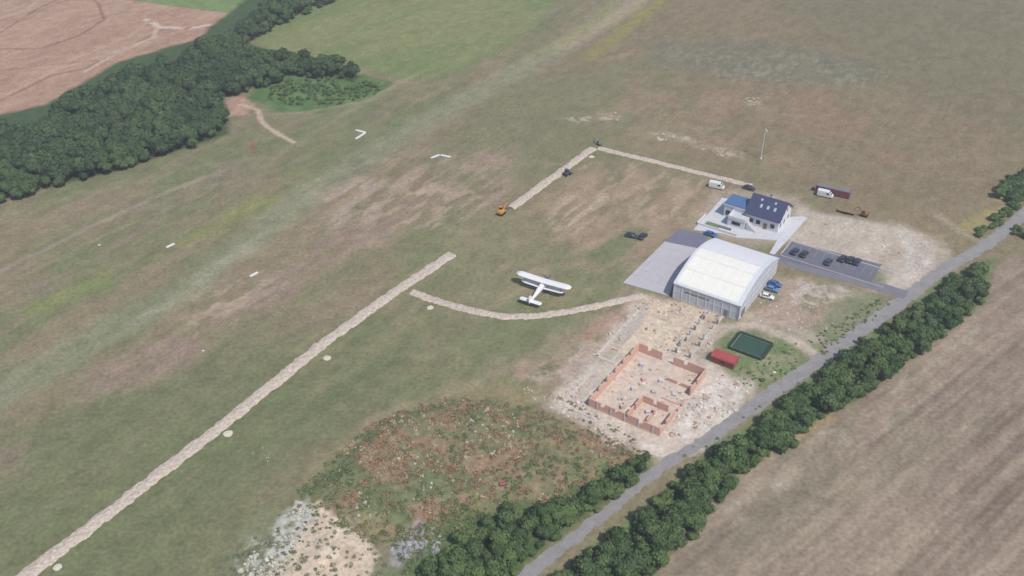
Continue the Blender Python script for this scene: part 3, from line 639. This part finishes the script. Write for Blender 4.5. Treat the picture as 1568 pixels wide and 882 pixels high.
# mast
x,y=G(1165,243); ms=empty('windsock_mast',x,y,0,0)
cyl(ms,'pole',(0,0,0),(0,0,12.5),.13,M_white,.08); box(ms,'base',0,0,0,1,1,.3,M_conc)
cyl(ms,'arm',(0,0,12.2),(.6,0,12.2),.05,M_steel); cyl(ms,'windsock',(.2,0,12.1),(.9,0.2,10.9),.28,M_white,.15)
for k in range(3):
    t=k*2.1; cyl(ms,'guy_wire',(0,0,9),(4*math.cos(t),4*math.sin(t),0),.02,M_steel,seg=5)
# runway markers
def disc(name,u,v,r,mt=M_white):
    x,y=G(u,v); n=18; vs=[]
    for k in range(n):
        t=k/n*2*math.pi; q=r*random.uniform(.85,1.1); vs.append((x+q*math.cos(t),y+q*math.sin(t),.03))
    vs.append((x,y,.14)); vs2=[(a,b,-.05) for a,b,_ in vs[:-1]]
    fs=[(k,(k+1)%n,n) for k in range(n)]+[(n+1+k,n+1+(k+1)%n,(k+1)%n,k) for k in range(n)]
    return mesh_obj(name,vs+vs2,fs,mt)
M_mk=mat('marker_chalk',L(218,212,192),.12,2,.9)
for u,v,r in [(501,548,1.15),(349,664,1.25),(88,869,1.0),(659,471,1.1),(906,240,1.1),(311,537,.4),(152,375,.45),(1186,570,.5)]: disc('runway_marker',u,v,r,M_mk)
def lmark(name,pts,w):
    P=W(pts); e=empty(name,P[1][0],P[1][1],0)
    for q in (0,2):
        a=P[1]; b=P[q]; l=math.dist(a,b); an_=math.atan2(b[1]-a[1],b[0]-a[0])
        box(e,'arm',(b[0]-a[0])/2+(math.cos(an_)*w*.5 if q==2 else 0),(b[1]-a[1])/2+(math.sin(an_)*w*.5 if q==2 else 0),0,l,w,.10 if q==0 else .105,M_white,rz=an_)
lmark('corner_marking',[(545,199),(560,203),(546,212)],1.0)
lmark('corner_marking',[(660,242),(673,237),(688,240)],1.0)
for u,v in [(389,420),(261,376)]:
    x,y=G(u,v); mk=empty('edge_marking',x,y,0,BR-.1); box(mk,'panel',0,0,0,3.0,1.0,.08,M_white)
for (u,v) in [(742,240)]: disc('runway_marker',u,v,.5,M_red)
# ---------------------------------------------------------------- rubble
def rubble(name,specs):
    Vs=[];Qs=[];Cs=[];k=0
    cube=np.array([[-1,-1,-1],[1,-1,-1],[1,1,-1],[-1,1,-1],[-1,-1,1],[1,-1,1],[1,1,1],[-1,1,1]],float)*.5
    fq=np.array([[0,3,2,1],[4,5,6,7],[0,1,5,4],[1,2,6,5],[2,3,7,6],[3,0,4,7]])
    for px,n,smin,smax,cols in specs:
        P=W(px); xs=[p[0] for p in P]; ys=[p[1] for p in P]
        X=RS.uniform(min(xs),max(xs),n*6); Y=RS.uniform(min(ys),max(ys),n*6)
        nn=fbm(X,Y,5,2,3); ok=(sdpoly(P,X,Y)<0)&(nn>.47); X=X[ok][:n];Y=Y[ok][:n]
        for x,y in zip(X,Y):
            s=smin+(smax-smin)*RS.rand()**3; c=cube*(s*RS.uniform(.6,1.5),s*RS.uniform(.6,1.2),s*RS.uniform(.3,.7))+RS.uniform(-.12,.12,(8,3))*s
            c[4:,:2]*=RS.uniform(.5,.9)
            a=RS.rand()*6.28; R=np.array([[math.cos(a),-math.sin(a),0],[math.sin(a),math.cos(a),0],[0,0,1]])
            c=c@R.T+np.array([x,y,hz(x,y)+s*.10]); Vs.append(c); Qs.append(fq+k); k+=8
            cc=cl(cols[RS.randint(len(cols))])*RS.uniform(.8,1.15); Cs.append(np.tile(cc,(8,1)))
    return link(bpy.data.objects.new(name,np_mesh(name,np.concatenate(Vs),np.concatenate(Qs),[M_rub],np.concatenate(Cs))))
WH=[(212,204,194),(194,184,172),(226,222,216)]; TN=[(188,170,150),(198,182,162),(168,138,122)]
rubble('building_rubble',[([(825,620),(870,580),(900,600),(900,640),(1010,680),(940,690),(880,650)],260,.2,.9,WH+TN),
 ([(1060,560),(1150,590),(1130,630),(1050,670),(1015,665)],330,.2,1.1,WH+TN),
 ([(905,545),(985,455),(1000,460),(935,545)],240,.2,.9,WH+TN),
 ([(985,455),(1105,480),(1085,540),(990,540)],320,.2,1.0,TN+WH+[(130,116,104)]),
 ([(915,605),(975,545),(1070,570),(1010,650)],320,.2,.9,WH+TN+[(150,114,100)]),
 ([(1190,430),(1340,450),(1280,520),(1130,500)],190,.15,.7,WH+TN),
 ([(1215,332),(1376,360),(1372,366),(1212,340)],90,.2,.8,WH+TN),([(1350,360),(1378,364),(1350,408),(1340,402)],60,.2,.8,WH+TN),
 ([(780,590),(930,490),(900,580),(830,620)],120,.15,.5,WH+TN)])
TS=[(202,188,168),(190,174,152),(212,202,186),(196,194,186)]
rubble('limestone_spoil',[(SPO,420,.15,.6,TS),
 ([(350,892),(455,765),(480,790),(440,850),(430,900)],420,.2,1.0,[(210,210,202),(184,184,174),(200,192,176)]),
 ([(520,720),(680,640),(800,660),(760,740),(600,790),(540,800)],180,.2,.9,[(186,182,168),(160,156,142)])])
rubble('grey_rubble',[([(600,840),(640,800),(676,820),(672,850),(625,870),(600,862)],380,.2,.9,[(156,154,160),(140,138,142),(168,164,166)])])
rubble('scattered_stones',[([(985,200),(1060,210),(1140,236),(1100,242),(1000,212)],70,.2,1.0,TS),([(870,176),(960,172),(960,188),(870,190)],28,.2,1.0,TS),([(1135,150),(1162,150),(1162,164),(1135,164)],30,.3,.9,TS),
 ([(990,70),(1200,80),(1370,105),(1330,140),(1100,125)],55,.15,.5,[(150,150,150),(170,168,160)]),([(380,680),(420,690),(410,710),(380,700)],10,.2,.5,WH),([(1370,350),(1425,360),(1415,415),(1380,410)],70,.2,1.0,WH)])
# ---------------------------------------------------------------- foliage
def leaf_quads(cen,nrm,size,rs):
    n=len(cen); r=rs.normal(size=(n,3)); t=np.cross(nrm,r); t/=np.linalg.norm(t,axis=1)[:,None]+1e-9; b=np.cross(nrm,t); b/=np.linalg.norm(b,axis=1)[:,None]+1e-9
    s=size[:,None]; a=s*rs.uniform(.5,.9,(n,1))
    V=np.stack([cen-t*s,cen-b*a,cen+t*s,cen+b*a],1).reshape(-1,3); return V,np.arange(4*n).reshape(n,4)
def tree_mesh(name,seed,R,Ht,nl,nleaf,mt,ls=.36):
    rs=np.random.RandomState(seed); Vs=[];Qs=[];Cs=[];mi=[];k=0
    lobes=[]
    for i in range(nl):
        a=rs.rand()*6.28; q=R*.66*math.sqrt(rs.rand()); z=Ht*(.46+.32*rs.rand()*(1-.4*(q/R)**2)); rr=R*rs.uniform(.34,.56)
        lobes.append((np.array([q*math.cos(a),q*math.sin(a),z]),rr))
    lobes.append((np.array([R*.12,0,Ht-R*.55]),R*.5))
    for c,rr in lobes:
        n=int(nleaf/len(lobes)*(rr/(R*.45))**2); d=rs.normal(size=(n,3)); d/=np.linalg.norm(d,axis=1)[:,None]; d[:,2]=np.where(d[:,2]<-.4,-d[:,2],d[:,2])
        rad=rr*(1+.16*rs.normal(size=n)+.12*np.sin(d[:,0]*5+seed)*np.cos(d[:,1]*6)); 
        p=c+d*rad[:,None]*np.array([1,1,.8]); nn=d+rs.normal(size=(n,3))*.35
        V,Q=leaf_quads(p,nn,ls*rs.uniform(.6,1.3,n),rs); Vs.append(V);Qs.append(Q+k);k+=len(V)
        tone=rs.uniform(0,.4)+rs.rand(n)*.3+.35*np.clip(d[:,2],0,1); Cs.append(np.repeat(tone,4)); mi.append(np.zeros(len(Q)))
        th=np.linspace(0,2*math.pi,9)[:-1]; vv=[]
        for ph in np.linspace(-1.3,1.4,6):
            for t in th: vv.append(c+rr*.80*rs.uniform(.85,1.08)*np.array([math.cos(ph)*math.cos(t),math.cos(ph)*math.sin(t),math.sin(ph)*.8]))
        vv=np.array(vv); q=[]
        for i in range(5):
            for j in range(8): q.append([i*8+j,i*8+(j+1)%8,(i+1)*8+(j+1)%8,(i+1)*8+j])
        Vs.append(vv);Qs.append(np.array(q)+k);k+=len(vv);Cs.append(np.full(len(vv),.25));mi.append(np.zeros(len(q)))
    def limb(p,q,r0,r1):
        nonlocal k
        p=np.array(p,float);q=np.array(q,float);d=q-p; u=np.cross(d,[.3,.9,.1]);u/=np.linalg.norm(u);w=np.cross(d,u);w/=np.linalg.norm(w); vv=[]
        for (c,r) in ((p,r0),(q,r1)):
            for t in np.linspace(0,2*math.pi,7)[:-1]: vv.append(c+r*(u*math.cos(t)+w*math.sin(t)))
        q_=[[j,(j+1)%6,6+(j+1)%6,6+j] for j in range(6)]; Vs.append(np.array(vv));Qs.append(np.array(q_)+k);k+=12;Cs.append(np.zeros(12));mi.append(np.ones(6))
    limb((0,0,-.3),(0,0,Ht*.45),R*.09,R*.06); limb((0,0,Ht*.45),(0,0,Ht*.75),R*.06,R*.02)
    for c,rr in lobes[:6]: limb((0,0,Ht*.35),c,R*.045,R*.015)
    Cc=np.concatenate(Cs); return np_mesh(name,np.concatenate(Vs),np.concatenate(Qs),[mt,M_bark],np.stack([Cc]*3,1),np.concatenate(mi))
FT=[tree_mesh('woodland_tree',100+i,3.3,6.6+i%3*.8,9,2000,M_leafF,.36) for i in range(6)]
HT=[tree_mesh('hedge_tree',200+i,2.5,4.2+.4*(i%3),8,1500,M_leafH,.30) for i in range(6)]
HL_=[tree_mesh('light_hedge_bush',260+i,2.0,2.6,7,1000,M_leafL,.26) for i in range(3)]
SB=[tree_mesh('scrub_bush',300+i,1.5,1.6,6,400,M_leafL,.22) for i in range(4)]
def scatter(name,px,protos,sp,smin,smax,jit=.5,zs=(.85,1.2),gap=0,edge=None,par=None):
    P=W(px); par=par or empty(name,*P[0]); ox,oy=par.location[0],par.location[1]; xs=[p[0] for p in P]; ys=[p[1] for p in P]; cnt=0
    y=min(ys); pts=[]; row=0
    while y<max(ys):
        x=min(xs)+(sp/2 if row%2 else 0)
        while x<max(xs): pts.append((x+random.uniform(-jit,jit)*sp,y+random.uniform(-jit,jit)*sp)); x+=sp
        y+=sp*.87; row+=1
    A=np.array(pts); d=sdpoly(P,A[:,0],A[:,1]); nn=fbm(A[:,0],A[:,1],9,3,3)
    for (x,y),dd,g in zip(A,d,nn):
        if dd<0 and g>gap:
            pr=protos
            if edge and dd>-2.2 and random.random()<edge[1]: pr=edge[0]
            o=bpy.data.objects.new('tree',random.choice(pr)); s=random.uniform(smin,smax)*(.82 if dd>-2 else 1)
            o.location=(x-ox,y-oy,hz(x,y)-.1); o.rotation_euler=(0,0,random.random()*6.28); o.scale=(s,s,s*random.uniform(*zs)); link(o,par); cnt+=1
    print(name,cnt)
scatter('woodland',[(490,5),(400,20),(385,40),(310,82),(270,105),(190,120),(150,150),(85,185),(65,205),(-40,215),(-200,270),(-200,380),(-10,318),(60,296),(200,258),(300,228),(342,205),(350,185),(335,165),(350,150),(410,135),(445,118),(520,122),(560,125),(520,105),(430,98),(378,88),(375,70),(440,35),(520,0),(560,-40),(480,-40)],FT,3.5,.6,1.2,edge=(HT,.6))
scatter('scrub',[(450,120),(520,118),(600,130),(585,142),(500,165),(440,160),(400,150),(405,135)],SB,2.6,.4,.9,gap=.40)
HD=[(1504,412),(1445,438),(1395,480),(1350,508),(1290,548),(1240,588),(1195,618),(1160,655),(1110,690),(1060,725),(1000,775),(960,805),(905,850),(850,900),(1000,905),(1010,868),(1075,815),(1085,780),(1150,720),(1210,690),(1240,655),(1300,625),(1330,600),(1385,565),(1440,520),(1500,470),(1512,440)]
scatter('roadside_hedge',HD,HT,2.6,.5,1.15,gap=.26,edge=(HL_,.55))
scatter('field_edge_trees',[(640,900),(645,872),(690,845),(730,815),(770,790),(830,780),(880,768),(930,742),(940,722),(985,703),(1003,712),(985,740),(945,765),(890,800),(820,852),(770,900)],HT,2.7,.5,1.15,gap=.28,edge=(HL_,.4))
scatter('verge_trees',[(1568,268),(1525,292),(1520,305),(1555,312),(1640,290),(1700,210),(1640,210)],HT,2.8,.8,1.1)
scatter('verge_trees',[(1495,355),(1530,330),(1560,300),(1572,305),(1535,342),(1500,368)],SB,2.2,.9,1.5)
scatter('verge_trees',[(1548,358),(1580,338),(1620,345),(1568,372)],HL_,2.6,.6,1.0)
scatter('bushes',[(1095,585),(1125,575),(1200,560),(1225,575),(1150,598)],SB,5.5,.3,.6)
def weeds(name,specs):
    Vs=[];Qs=[];Cs=[];k=0
    for px,n,rmin,rmax,cols in specs:
        P=W(px); xs=[p[0] for p in P]; ys=[p[1] for p in P]
        X=RS.uniform(min(xs),max(xs),n*3);Y=RS.uniform(min(ys),max(ys),n*3); ok=sdpoly(P,X,Y)<0; X=X[ok][:n];Y=Y[ok][:n]
        nz=fbm(X,Y,7,5,3)
        for x,y,q in zip(X,Y,nz):
            r=RS.uniform(rmin,rmax); m=int(26*r/.6)+10; d=RS.normal(size=(m,3)); d/=np.linalg.norm(d,axis=1)[:,None]; d[:,2]=abs(d[:,2])
            p=np.array([x,y,hz(x,y)])+d*np.array([r,r,r*.6])*RS.uniform(.5,1.1,(m,1))
            V,Q=leaf_quads(p,d+RS.normal(size=(m,3))*.5,RS.uniform(.10,.24,m),RS); Vs.append(V);Qs.append(Q+k);k+=len(V)
            ci=int(np.clip((q-.3)/.4*len(cols)+RS.normal()*.9,0,len(cols)-1)); cc=cl(cols[ci])*RS.uniform(.85,1.25)
            Cs.append(np.repeat(cc[None]*RS.uniform(.8,1.2,(m,1)),4,axis=0))
    return link(bpy.data.objects.new(name,np_mesh(name,np.concatenate(Vs),np.concatenate(Qs),[M_weed],np.concatenate(Cs))))
weeds('weeds',[(MD,1600,.3,.95,[(96,108,72),(108,114,78),(122,118,88),(136,116,90),(148,112,90),(168,152,124)]),
 ([(450,770),(350,850),(330,900),(600,900),(590,850),(500,790)],200,.3,.7,[(96,106,80),(112,114,92),(124,124,106)]),
 ([(620,882),(680,830),(780,790),(700,780),(600,830)],200,.3,.9,[(90,106,68),(102,112,74)]),
 ([(1095,580),(1220,520),(1230,560),(1160,595)],60,.2,.5,[(88,106,68),(100,116,74)]),
 ([(1230,520),(1350,455),(1365,470),(1260,545)],110,.2,.6,[(86,102,66),(104,114,80)]),
 ([(1000,715),(1180,612),(1380,470),(1395,480),(1200,620),(1040,725)],160,.3,.6,[(92,110,68),(106,120,76)]),
 (HD,500,.3,.8,[(88,108,62),(104,120,70),(120,130,78)]),
 ([(850,600),(960,660),(1000,700),(900,680)],60,.2,.6,[(110,112,82),(124,114,88)])])
# ---------------------------------------------------------------- haze (real scattering air over the whole site)
hzm=bpy.data.materials.new('thin_haze'); hzm.use_nodes=True; nt=hzm.node_tree; nt.nodes.remove(nt.nodes['Principled BSDF'])
vs_=nt.nodes.new('ShaderNodeVolumeScatter'); vs_.inputs['Color'].default_value=(.88,.91,1,1); vs_.inputs['Density'].default_value=.00034; vs_.inputs['Anisotropy'].default_value=.1
nt.links.new(vs_.outputs[0],nt.nodes['Material Output'].inputs['Volume'])
hb=empty('atmosphere_haze'); box(hb,'haze_layer',0,0,-2,5000,5000,300,hzm)
# ---------------------------------------------------------------- light, sky, camera
sun_el=math.radians(56); sd=Vector((.62*math.cos(sun_el),-.78*math.cos(sun_el),math.sin(sun_el))).normalized()
sl2=bpy.data.lights.new('sun','SUN'); sl2.energy=3.75; sl2.angle=math.radians(.5); sl2.color=(1,.955,.91)
so=bpy.data.objects.new('sun',sl2); so.rotation_mode='QUATERNION'; so.rotation_quaternion=sd.to_track_quat('Z','Y'); so.location=(0,0,200); link(so)
w=bpy.data.worlds.new('World'); bpy.context.scene.world=w; w.use_nodes=True; nt=w.node_tree
sk=nt.nodes.new('ShaderNodeTexSky'); sk.sky_type='NISHITA'; sk.sun_disc=False; sk.sun_elevation=sun_el; sk.sun_rotation=math.atan2(sd.x,sd.y)
nt.links.new(sk.outputs[0],nt.nodes['Background'].inputs[0]); nt.nodes['Background'].inputs[1].default_value=.13
cd=bpy.data.cameras.new('camera'); cd.sensor_width=36; cd.lens=36*F/1568; cd.clip_end=20000; cd.clip_start=1
co=bpy.data.objects.new('camera',cd); co.location=(0,-D,H); co.rotation_euler=(math.radians(90)-PT,0,0); link(co)
sc=bpy.context.scene; sc.camera=co; sc.view_settings.view_transform='Standard'; sc.view_settings.look='None'; sc.view_settings.exposure=0
